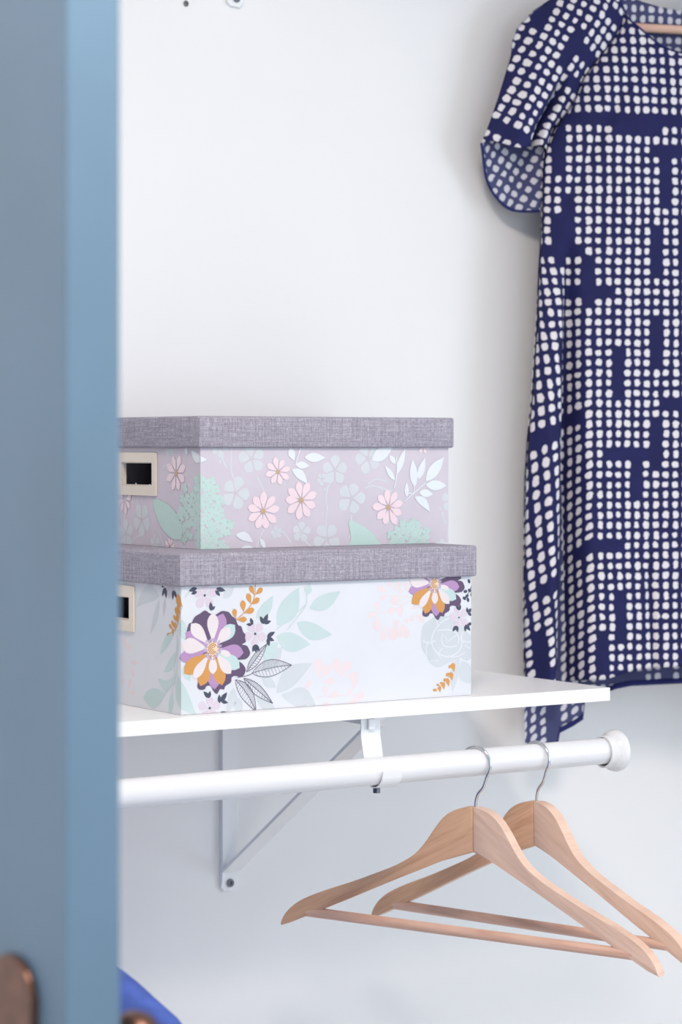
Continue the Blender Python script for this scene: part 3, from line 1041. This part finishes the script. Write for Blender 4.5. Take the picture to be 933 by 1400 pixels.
# ochre sprigs
for T, lst in ((c6, ((550, 110, 522, 52), (555, 108, 603, 66), (528, 168, 506, 98), (528, 172, 583, 130), (482, 222, 474, 142), (482, 226, 550, 200), (432, 262, 418, 196),
                     (436, 268, 503, 264))),
               (c5, ((600, 270, 548, 150), (585, 280, 540, 180), (578, 345, 548, 250), (568, 360, 530, 270), (560, 430, 545, 330), (545, 400, 515, 340),
                     (538, 490, 530, 400), (530, 460, 498, 390), (515, 530, 510, 455), (510, 470, 475, 425), (485, 500, 455, 520))),
               (c8, ((640, 920, 598, 955), (655, 1000, 638, 905), (625, 1005, 570, 1030), (635, 1085, 622, 995), (590, 1060, 545, 1080), (600, 1140, 590, 1060),
                     (550, 1100, 512, 1108), (556, 1172, 546, 1095), (515, 1130, 480, 1118), (517, 1200, 510, 1130), (492, 1178, 445, 1170)))):
    for x0_, y0_, x1_, y1_ in lst:
        p, q = T(x0_, y0_), T(x1_, y1_)
        P.leaf(p, q, .50 * hypot(p[0] - q[0], p[1] - q[1]) + .6, OR, .6)
P.line([c6(432, 268), c6(482, 225), c6(530, 170), c6(552, 110), c6(556, 40)], 1.2, OR)
P.line([c5(480, 510), c5(535, 470), c5(565, 380), c5(590, 270)], 1.0, OR)
P.line([c8(470, 1170), c8(560, 1100), c8(630, 1000)], .8, OR)

# line-drawn leaves
for x0_, y0_, x1_, y1_, ww, cv in ((500, 600, 632, 420, 13, 0), (535, 608, 788, 556, 23, .03), (430, 650, 560, 852, 19, .05), (482, 640, 667, 800, 14, 0)):
    a, b = P.uv(*c6(x0_, y0_)), P.uv(*c6(x1_, y1_))
    m = P.mpp(*c6(x0_, y0_))
    dx, dy = b[0] - a[0], b[1] - a[1]
    L = hypot(dx, dy)
    tx, ty = dx / L, dy / L

    def at(t, side):
        h = side * ww * m / 2 * sin(pi * t ** .85) + cv * L * sin(pi * t)
        return (a[0] + tx * L * t - ty * h, a[1] + ty * L * t + tx * h)
    for sd in (-1, 0, 1):
        P.line_uv([at(i / 14, sd) for i in range(15)], .00055, LN)
    for i in range(2, 24):
        t = i / 25
        P.line_uv([at(t, 0), at(min(1, t + .05), .96)], .00030, LN)
        if i % 2 == 0:
            P.line_uv([at(t, 0), at(min(1, t + .05), -.96)], .00030, LN)
P.line([c6(440, 635), c6(500, 625), c6(540, 608)], .8, LN)


def big_flower(cx_, cy_, k_):
    """many-petalled blossom; offsets in pixels of the close view, scale k_"""
    def T(x, y):
        return (cx_ + (x - 283) / 4.665 * k_, cy_ + (y - 452) / 4.665 * k_)
    P.poly([T(*p) for p in ((128, 300), (150, 285), (168, 250), (200, 230), (235, 208), (262, 225), (300, 235), (335, 214), (360, 212), (388, 220), (408, 245),
                            (430, 262), (445, 300), (466, 310), (478, 345), (492, 360), (490, 385), (495, 408), (470, 425), (500, 432), (515, 455), (522, 485),
                            (500, 515), (465, 522), (440, 525), (470, 545), (492, 575), (490, 605), (468, 632), (430, 625), (405, 635), (400, 665), (365, 690), (355, 712),
                            (330, 710), (312, 740), (290, 725), (270, 690), (245, 690), (232, 710), (205, 714), (185, 695), (190, 640), (150, 600), (110, 540),
                            (110, 400))], PU)

    def pet(x, y, ww, col, r0=.12, blunt=.7):
        p, q = T(283, 452), T(x, y)
        s_ = (p[0] + (q[0] - p[0]) * r0, p[1] + (q[1] - p[1]) * r0)
        P.leaf(s_, q, ww / 4.665 * k_, col, blunt)
    for x, y, ww in ((350, 228, 95), (108, 350, 80), (74, 515, 84), (480, 478, 92), (296, 712, 92)):
        pet(x, y, ww, LV)
    for x, y, ww in ((100, 610, 100), (205, 690, 95), (345, 685, 88)):
        pet(x, y, ww, OR)
    for x, y, ww in ((425, 300, 92), (455, 575, 92)):
        pet(x, y, ww, (190, 214, 216))
    for x, y, ww in ((285, 222, 84), (145, 292, 84), (82, 425, 100), (395, 318, 78), (160, 645, 66), (285, 615, 62), (400, 612, 74), (400, 495, 40)):
        pet(x, y, ww, PAL)
    c = P.uv(*T(283, 452))
    m = P.mpp(*T(283, 452)) / 4.665 * k_
    rn = random.Random(3)
    for ring, n_, r_ in ((62, 22, 8), (48, 18, 8)):
        for i in range(n_):
            an = 2 * pi * i / n_ + rn.uniform(-.1, .1)
            q = ring * rn.uniform(.86, 1.1)
            P.ell_uv((c[0] + q * m * cos(an), c[1] + q * m * sin(an)), r_ * m, r_ * m, 0, (184, 166, 194), 8)
    P.ell_uv(c, 36 * m, 40 * m, 0, CR, 18)
    for i in range(12):
        an = 2 * pi * i / 12
        P.ell_uv((c[0] + 34 * m * cos(an), c[1] + 37 * m * sin(an)), 9 * m, 7 * m, an, CR, 8)
    for r_ in (30, 20, 9):
        P.line_uv([(c[0] + r_ * m * cos(.5 + q * .52), c[1] + r_ * 1.1 * m * sin(.5 + q * .52)) for q in range(11)], 5.5 * m, (176, 104, 62))


big_flower(*c6(283, 452), 1.0)
big_flower(*c8(462, 130), .80)
bpy.context.view_layer.update()
P.build('floral_print', lowbody)

# ------------------------------------------------------------------ wooden hangers
TOPP = [(0, 0), (.010, -.0007), (.0225, -.0045), (.0345, -.0125), (.0460, -.0265), (.0560, -.0405), (.0690, -.0545), (.0900, -.0675), (.1200, -.0805),
        (.1500, -.0925), (.1800, -.1035), (.2050, -.1145), (.2200, -.1245), (.2300, -.1360), (.2340, -.1465)]
BOTP = [(.2230, -.1425), (.1950, -.1300), (.1520, -.1110), (.0940, -.0845), (.0380, -.0600), (0, -.0475)]
_t = catmull([(a, b, 0) for a, b in TOPP], 3)
ARM = [(p.x, p.y) for p in _t] + BOTP


def uv_planar(o, fn):
    uvl = o.data.uv_layers.new(name='UVMap')
    for p in o.data.polygons:
        for li in p.loop_indices:
            c = o.data.vertices[o.data.loops[li].vertex_index].co
            uvl.data[li].uv = fn(c)


def hanger(C, ang_left, ang_right, tilt, label, group, dark_left=True, rod_at=None):
    """C: top of the seam; the arms leave it at two headings (radians)"""
    root = empty('clothes_hanger', (C.x, C.y, C.z - .147))
    tag(root, label, 'hanger', group)
    ends = []
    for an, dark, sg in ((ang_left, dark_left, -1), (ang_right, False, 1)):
        d = Vector((cos(an), sin(an), 0))
        n = Vector((-d.y, d.x, 0))
        tt = tilt * sg

        def fr(s_, n_, z_):
            return C + d * (s_ * cos(tt) - z_ * sin(tt)) + n * n_ + Vector((0, 0, z_ * cos(tt) + s_ * sin(tt)))
        bm = bmesh.new()
        extrude_profile(bm, ARM, fr, .0062, .0030, 3)
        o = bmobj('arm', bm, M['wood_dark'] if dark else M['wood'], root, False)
        for p in o.data.polygons:
            p.use_smooth = True
        o.data.set_sharp_from_angle(angle=radians(40))
        ax = (d * .88 + Vector((0, 0, -.47))).normalized()
        nx = Vector((0, 0, 1)) - ax * ax.z
        uv_planar(o, lambda c, ax=ax, nx=nx, sg=sg: ((c - C).dot(ax) + sg, (c - C).dot(nx) + .2 * sg + C.x))
        ends.append(fr(.2085, 0, -.1290))
    bm = bmesh.new()
    e0, e1 = ends
    tube_bm(bm, [e0, e0.lerp(e1, .5), e1], .0056, 16)
    o = bmobj('trouser_bar', bm, M['wood_rod'], root, True)
    sharp_caps(o)
    dd = (e1 - e0).normalized()
    uv_planar(o, lambda c: ((c - e0).dot(dd), (c - e0).dot(Vector((0, 0, 1))) + (c - e0).dot(Vector((dd.y, -dd.x, 0)))))
    # hook: bends to the near side, over the rod, ends behind it
    am = atan2(sin(ang_right) - sin(ang_left), cos(ang_right) - cos(ang_left))
    d = Vector((cos(am), sin(am), 0))
    if rod_at is None:
        rod_at = C + Vector((0, 0, .047))
    R_ = .0182
    cz = rod_at.z + RR + .0018 - R_ - C.z
    pts = [(0, -.012), (0, .0), (.0008, .008)]
    pts += [(.0035, .0145), (.0095, .0215)]
    for q in range(-38, 190, 12):
        pts.append((R_ * cos(radians(q)), cz + R_ * sin(radians(q))))
    sm = catmull([(a, b, 0) for a, b in pts], 3)
    tube('hook', [C + d * p.x + Vector((0, 0, p.y)) for p in sm], .00165, M['chrome'], root, 10)
    return root


C1 = onY(650.5, 1103, YR)
C1.z = .9975
C2 = onY(734, 1095, YR)
C2.z = .9972
G = 'empty wooden hangers on the rod'
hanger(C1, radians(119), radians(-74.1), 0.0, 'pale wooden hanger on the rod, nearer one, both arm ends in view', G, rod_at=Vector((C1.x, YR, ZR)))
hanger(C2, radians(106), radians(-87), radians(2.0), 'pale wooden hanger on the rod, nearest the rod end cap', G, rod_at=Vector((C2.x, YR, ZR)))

# ------------------------------------------------------------------ the dotted dress
TURN = radians(-17)
D0 = onY(720, 610, 2.335)
DU = Vector((cos(TURN), sin(TURN), 0))
DN = Vector((DU.y, -DU.x, 0))        # towards the room
if DN.y > 0:
    DN = -DN


def DP(px, py, wv=0.0):
    p = on_plane(px, py, D0 + DN * wv, DN)
    return ((p - D0).dot(DU), p.z)


def D3(u, z, wv):
    return D0 + DU * u + DN * wv + Vector((0, 0, z - D0.z))


UC = DP(966, 300)[0]
PITCH = .0124


def utab(lst):
    """list of (px, py) -> list of (z, u) sorted by z rising"""
    r = [DP(*p) for p in lst]
    return sorted((z, u) for u, z in r)


LEFT = utab([(846, -4), (855, 25), (844, 47), (816, 82), (797, 107), (788, 132), (775, 155), (757, 178), (746, 205), (743, 235), (742.5, 300), (738, 370), (735.5, 435), (731.5, 490),
             (728, 545), (722.5, 600), (719, 655), (718, 740), (717.5, 840), (718.5, 940), (720.5, 1020)])
NECK = sorted(DP(*p) for p in [(846, -4), (852, 18), (860, 31), (871, 42), (886, 57), (898, 66), (914, 73.5), (933, 78), (950, 80), (966, 81)])
BNECK = sorted(DP(*p) for p in [(846, -18), (862, -9), (884, 0), (905, 6), (933, 11.5), (966, 13)])
FHEM = sorted(DP(*p) for p in [(716, 955), (745, 948), (775, 935), (795, 927), (815, 926), (836, 919), (855, 914), (872, 911), (900, 909), (933, 908), (966, 908)])
BHEM = sorted(DP(*p) for p in [(716, 1034), (745, 1037), (770, 1030), (771, 1004), (790, 995), (806, 985), (808, 962), (814, 951), (835, 949), (852, 943), (872, 939), (933, 936), (966, 935)])
ZTOP = DP(846, -4)[1]
ZF0 = DP(780, 330)[1]     # where the deep side fold begins
ZFH = DP(780, 930)[1]


def fold_w(u, z, front=True):
    """relief of the cloth, towards the room positive"""
    d = abs(u - UC)
    half = UC - interp(LEFT, z)
    t = max(0.0, min(1.0, (ZF0 - z) / (ZF0 - ZFH)))
    prof = .030 * sqrt(max(0.0, 1 - (d / max(half, 1e-3)) ** 4)) * (0.5 + .5 * sstep(1.95, 1.75, z))
    if not front:
        return -.6 * prof - .004
    # deep valley beside the flat front panel
    uv_ = DP(774, 610 + (EYE - z) / .00091)[0]
    uf = DP(792, 610 + (EYE - z) / .00091)[0]
    dv = UC - uv_
    x = d - dv
    val = -.062 * (t ** .6) * exp(-(x / (.0075 + .005 * t)) ** 2)
    out = .010 * t * exp(-((x - .030) / .016) ** 2) + .0035 * t * cos((x - .03) / .0052) * exp(-((x - .033) / .02) ** 2)
    # soft folds of the front
    soft = .0022 * sin(d * 70 + 3 * z) * (.3 + .7 * t) + .0016 * sin(d * 31 - z * 9 + 1)
    crease = -.006 * exp(-((d - (.083 + .055 * (z - 1.12))) / .0045) ** 2) * sstep(1.32, 1.15, z)
    drap = -.005 * exp(-((d - (.10 + .5 * (1.86 - z))) / .008) ** 2) * sstep(1.62, 1.72, z) * sstep(1.90, 1.80, z)
    return prof + val + out + soft + crease + drap


def panel(name, top, hem, front, mat, parent, nu=110, nv=150, wofs=0.0):
    V, F, UVs = [], [], []
    cols = 2 * nu + 1
    # left half built, mirrored to the right
    half_rows = []
    for j in range(nv + 1):
        q = j / nv
        row = []
        for i in range(nu + 1):
            p = (i / nu)
            p = 1 - (1 - p) ** 1.0
            # column start and end heights by fixed point
            zt, zb = ZTOP, ZFH
            for _ in range(14):
                ul = interp(LEFT, zt)
                zt = .5 * zt + .5 * interp(top, ul + (UC - ul) * p)
                ul = interp(LEFT, zb)
                zb = .5 * zb + .5 * interp(hem, ul + (UC - ul) * p)
            z = zt + (zb - zt) * q
            ul = interp(LEFT, z)
            u = ul + (UC - ul) * p
            row.append((u, z, fold_w(u, z, front) + wofs))
        half_rows.append(row)
    for j, row in enumerate(half_rows):
        acc = 0.0
        arc = [0.0] * (nu + 1)
        for i in range(nu - 1, -1, -1):
            (u0, z0, w0), (u1, z1, w1) = row[i], row[i + 1]
            acc += hypot(u1 - u0, (w1 - w0) * .8)
            arc[i] = acc
        full = [(u, z, ww, -arc[i]) for i, (u, z, ww) in enumerate(row)] + \
               [(2 * UC - row[i][0], row[i][1], row[i][2], arc[i]) for i in range(nu - 1, -1, -1)]
        for u, z, ww, ar in full:
            V.append(D3(u, z, ww))
            side = max(0.0, abs(ar) - .165) * sstep(1.6, 1.2, z)
            UVs.append((ar / PITCH + 40 + side * 12, (z + (.55 * side)) / PITCH + (0 if front else .4)))
    for j in range(nv):
        for i in range(cols - 1):
            a = j * cols + i
            F.append((a, a + cols, a + cols + 1, a + 1) if front else (a, a + 1, a + cols + 1, a + cols))
    o = mesh(name, V, F, mat, parent, True)
    uvl = o.data.uv_layers.new(name='UVMap')
    for lp in o.data.loops:
        uvl.data[lp.index].uv = UVs[lp.vertex_index]
    return o, V, cols


dress = empty('dress', D3(UC, 1.03, 0))
tag(dress, 'navy short-sleeved dress with white dots hanging beside the shelf end', 'dress')


def two_sided(o, off):
    m = o.modifiers.new('cloth', 'SOLIDIFY')
    m.thickness = .0007
    m.offset = 0
    m.material_offset = 1
    m.material_offset_rim = 0


fp, fv, fc = panel('front_panel', NECK, FHEM, True, [M['dots'], M['dots_inside']], dress)
two_sided(fp, -1)
bp_, bv, bc = panel('back_panel', BNECK, BHEM, False, [M['dots'], M['dots_inside']], dress, 90, 110)
two_sided(bp_, -1)
bpy.context.view_layer.update()


def hem_band(name, V, cols, row_last, width, mat, parent, out):
    """narrow turned-up hem along the last row"""
    Vb, F = [], []
    base = len(V) - cols
    for i in range(cols):
        p = V[base + i]
        for s_ in (1, -1):
            Vb.append(p + DN * .0012 * s_ + Vector((0, 0, width)))
        for s_ in (-1, 1):
            Vb.append(p + DN * .0014 * s_ - Vector((0, 0, .001)))
    for i in range(cols - 1):
        a, b = i * 4, i * 4 + 4
        for q in range(4):
            F.append((a + q, a + (q + 1) % 4, b + (q + 1) % 4, b + q))
    return mesh(name, Vb, F, mat, parent, True)


hem_band('hem', bv, bc, None, .0055, M['navy'], bp_, False)
tube('neck_binding', [fv[i] + DN * .0006 for i in range(0, fc, 2)], .0011, M['navy'], fp, 8)

# sleeves -------------------------------------------------------------------
SEAM = [DP(*p) for p in [(846, -6), (854, 22), (844, 47), (816, 82), (797, 107), (788, 132), (775, 155), (757, 178), (747, 205)]]
EDGE = [DP(*p) for p in [(840, -34), (800, -26), (772, -14), (750, 1), (728, 16), (707.5, 38), (700, 57), (698, 78), (691, 100), (681, 132), (668, 170), (657, 198)]]
BACKS = [DP(*p) for p in [(846, -20), (840, 10), (828, 47), (806, 90), (790, 120), (778, 150), (765, 190), (752, 240), (742, 288)]]


def polyat(P_, t):
    c = [0]
    for a, b in zip(P_, P_[1:]):
        c.append(c[-1] + hypot(a[0] - b[0], a[1] - b[1]))
    x = t * c[-1]
    for i in range(len(P_) - 1):
        if x <= c[i + 1] or i == len(P_) - 2:
            f = (x - c[i]) / (c[i + 1] - c[i])
            return (P_[i][0] + (P_[i + 1][0] - P_[i][0]) * f, P_[i][1] + (P_[i + 1][1] - P_[i][1]) * f)


def sleeve(mirror):
    nt, nw = 70, 44
    V, F, UVs = [], [], []
    for j in range(nt + 1):
        t = j / nt
        A, B, A2 = polyat(SEAM, t), polyat(EDGE, t), polyat(BACKS, t)
        for i in range(2 * nw + 1):
            if i <= nw:
                q = i / nw
                u, z = A[0] + (B[0] - A[0]) * q, A[1] + (B[1] - A[1]) * q
                wa = fold_w(A[0], A[1]) + .0005
                ww = wa * (1 - q) + .002 * q + (.024 * sstep(0, .25, t)) * sin(pi * min(1, q * 1.02)) ** .8
                # drape fold running from the shoulder to the underarm
                ww += -.032 * exp(-((q - .36 + .12 * t) / .07) ** 2) * sstep(.45, .8, t) + .003 * sin(q * 16 + t * 5) * t
                z += .004 * sin(q * 9) * t ** 4
            else:
                q = (i - nw) / nw
                u, z = B[0] + (A2[0] - B[0]) * q, B[1] + (A2[1] - B[1]) * q
                k_ = sin(pi * q) * t ** 4
                u -= .011 * k_
                z -= .026 * k_
                ww = .002 * (1 - q) + (-.010) * q - .014 * sin(pi * q) + .0025 * sin(q * 14 + 1) * t
            # rotated grain on the raglan sleeve
            ru, rz = u - UC, z - 1.8
            an = radians(-30)
            UVs.append(((ru * cos(an) + rz * sin(an)) / PITCH + .3, (-ru * sin(an) + rz * cos(an)) / PITCH + .2))
            uu = 2 * UC - u if mirror else u
            V.append(D3(uu, z, ww))
    cols = 2 * nw + 1
    for j in range(nt):
        for i in range(cols - 1):
            a = j * cols + i
            f = (a, a + 1, a + cols + 1, a + cols)
            F.append(f[::-1] if mirror else f)
    o = mesh('sleeve', V, F, [M['dots'], M['dots_inside']], dress, True)
    # the outer side must face out
    uvl = o.data.uv_layers.new(name='UVMap')
    for lp in o.data.loops:
        uvl.data[lp.index].uv = UVs[lp.vertex_index]
    two_sided(o, -1)
    last = V[-cols:]
    bpy.context.view_layer.update()
    tube('sleeve_hem', [p for p in last[nw:]], .0016, M['navy'], o, 8)
    return o


sleeve(False)
sleeve(True)

# its hanger, on a peg in the wall ------------------------------------------
HZ = DP(900, 38.5)[1] + .129
hc = D3(UC, HZ, -.004)
peg_z = HZ + .047
hanger(hc, atan2(DU.y, DU.x) + pi, atan2(DU.y, DU.x), 0.0, 'wooden hanger inside the dotted dress, its bar showing at the neckline', None, False,
       rod_at=Vector((hc.x, hc.y, peg_z)))
pg = empty('wall_hook', (hc.x, YW, peg_z))
tag(pg, 'white wall peg the dotted dress hangs from', 'hook')
lathe('peg', [(0, 0), (0, .011), (.012, .0085), (.05, RR), (YW - hc.y + .02, RR), (YW - hc.y + .028, .019), (YW - hc.y + .036, .016), (YW - hc.y + .038, 0)],
      (hc.x, YW - .002, peg_z), (0, -1, 0), M['enamel'], pg, 28)
lathe('peg_plate', [(0, 0), (0, .026), (.003, .026), (.005, .022), (.005, 0)], (hc.x, YW - .0005, peg_z), (0, -1, 0), M['enamel'], pg, 32)

# ------------------------------------------------------------------ the blue top behind the door
sx0 = .955
sd = Vector((cos(radians(-80)), sin(radians(-80)), 0))
sn = Vector((sd.y, -sd.x, 0))
SDZ = -.016
shirt = empty('blue_top', (sx0, YR, .40))
tag(shirt, 'royal blue top hanging on the rod behind the door, only a shoulder visible', 'top')


def loft(name, rings, mat, parent, cap=True):
    n = len(rings[0])
    V = [p for r in rings for p in r]
    F = []
    for j in range(len(rings) - 1):
        for i in range(n):
            F.append((j * n + i, j * n + (i + 1) % n, (j + 1) * n + (i + 1) % n, (j + 1) * n + i))
    if cap:
        F.append(tuple(range(n))[::-1])
    bm = bmesh.new()
    me = bpy.data.meshes.new(name)
    me.from_pydata([tuple(p) for p in V], [], F)
    bm.from_mesh(me)
    bpy.data.meshes.remove(me)
    return bmobj(name, bm, mat, parent, True)


def S3(s_, n_, z_):
    return Vector((sx0, YR, 0)) + sd * s_ + sn * n_ + Vector((0, 0, z_ + SDZ))


rings = []
for z_, hw, th in ((1.002, .055, .014), (.990, .085, .022), (.972, .122, .027), (.952, .165, .030), (.930, .208, .032), (.905, .236, .034), (.86, .238, .036),
                   (.80, .235, .037), (.70, .236, .036), (.58, .240, .034), (.46, .244, .034)):
    ring = []
    for i in range(64):
        q = 2 * pi * i / 64
        c_, s__ = cos(q), sin(q)
        fl = .0035 * sin(9 * c_ + z_ * 6) * sstep(.95, .7, z_)
        ring.append(S3(hw * (abs(c_) ** .75) * (1 if c_ > 0 else -1), th * (abs(s__) ** .7) * (1 if s__ > 0 else -1) + fl, z_))
    rings.append(ring)
loft('shirt_body', rings, M['blue_knit'], shirt)
for sg in (1, -1):
    rings = []
    for t, (s_, z_, r1, r2) in enumerate(((.150, .925, .030, .020), (.195, .898, .040, .028), (.240, .874, .046, .031), (.285, .842, .050, .033), (.315, .805, .052, .034),
                                          (.335, .76, .053, .034), (.345, .72, .054, .034))):
        ang = (radians(-27), radians(-28), radians(-32), radians(-42), radians(-56), radians(-68), radians(-76))[t]
        tx, tz = cos(ang), sin(ang)
        ring = []
        for i in range(40):
            q = 2 * pi * i / 40
            ring.append(S3(sg * (s_ - tz * r1 * cos(q)), r2 * sin(q) + .002 * sin(5 * q + t), z_ + tx * r1 * cos(q)))
        rings.append(ring)
    loft('sleeve', rings, M['blue_knit'], shirt, True)
hanger(Vector((sx0, YR, .9975)), radians(100), radians(-80), 0.0, 'wooden hanger inside the royal blue top behind the door', None, False, rod_at=Vector((sx0, YR, ZR)))

# ------------------------------------------------------------------ ceiling lamp added out of view as a light source
cl = empty('added_ceiling_lamp', FILL_LAMP + (CEIL,))
tag(cl, 'round ceiling lamp added out of view as a light source', 'lamp')
lathe('added_lamp_base', [(0, 0), (0, .33), (.03, .33), (.03, .31)], FILL_LAMP + (CEIL - .0005,), (0, 0, -1), M['trim'], cl, 40)
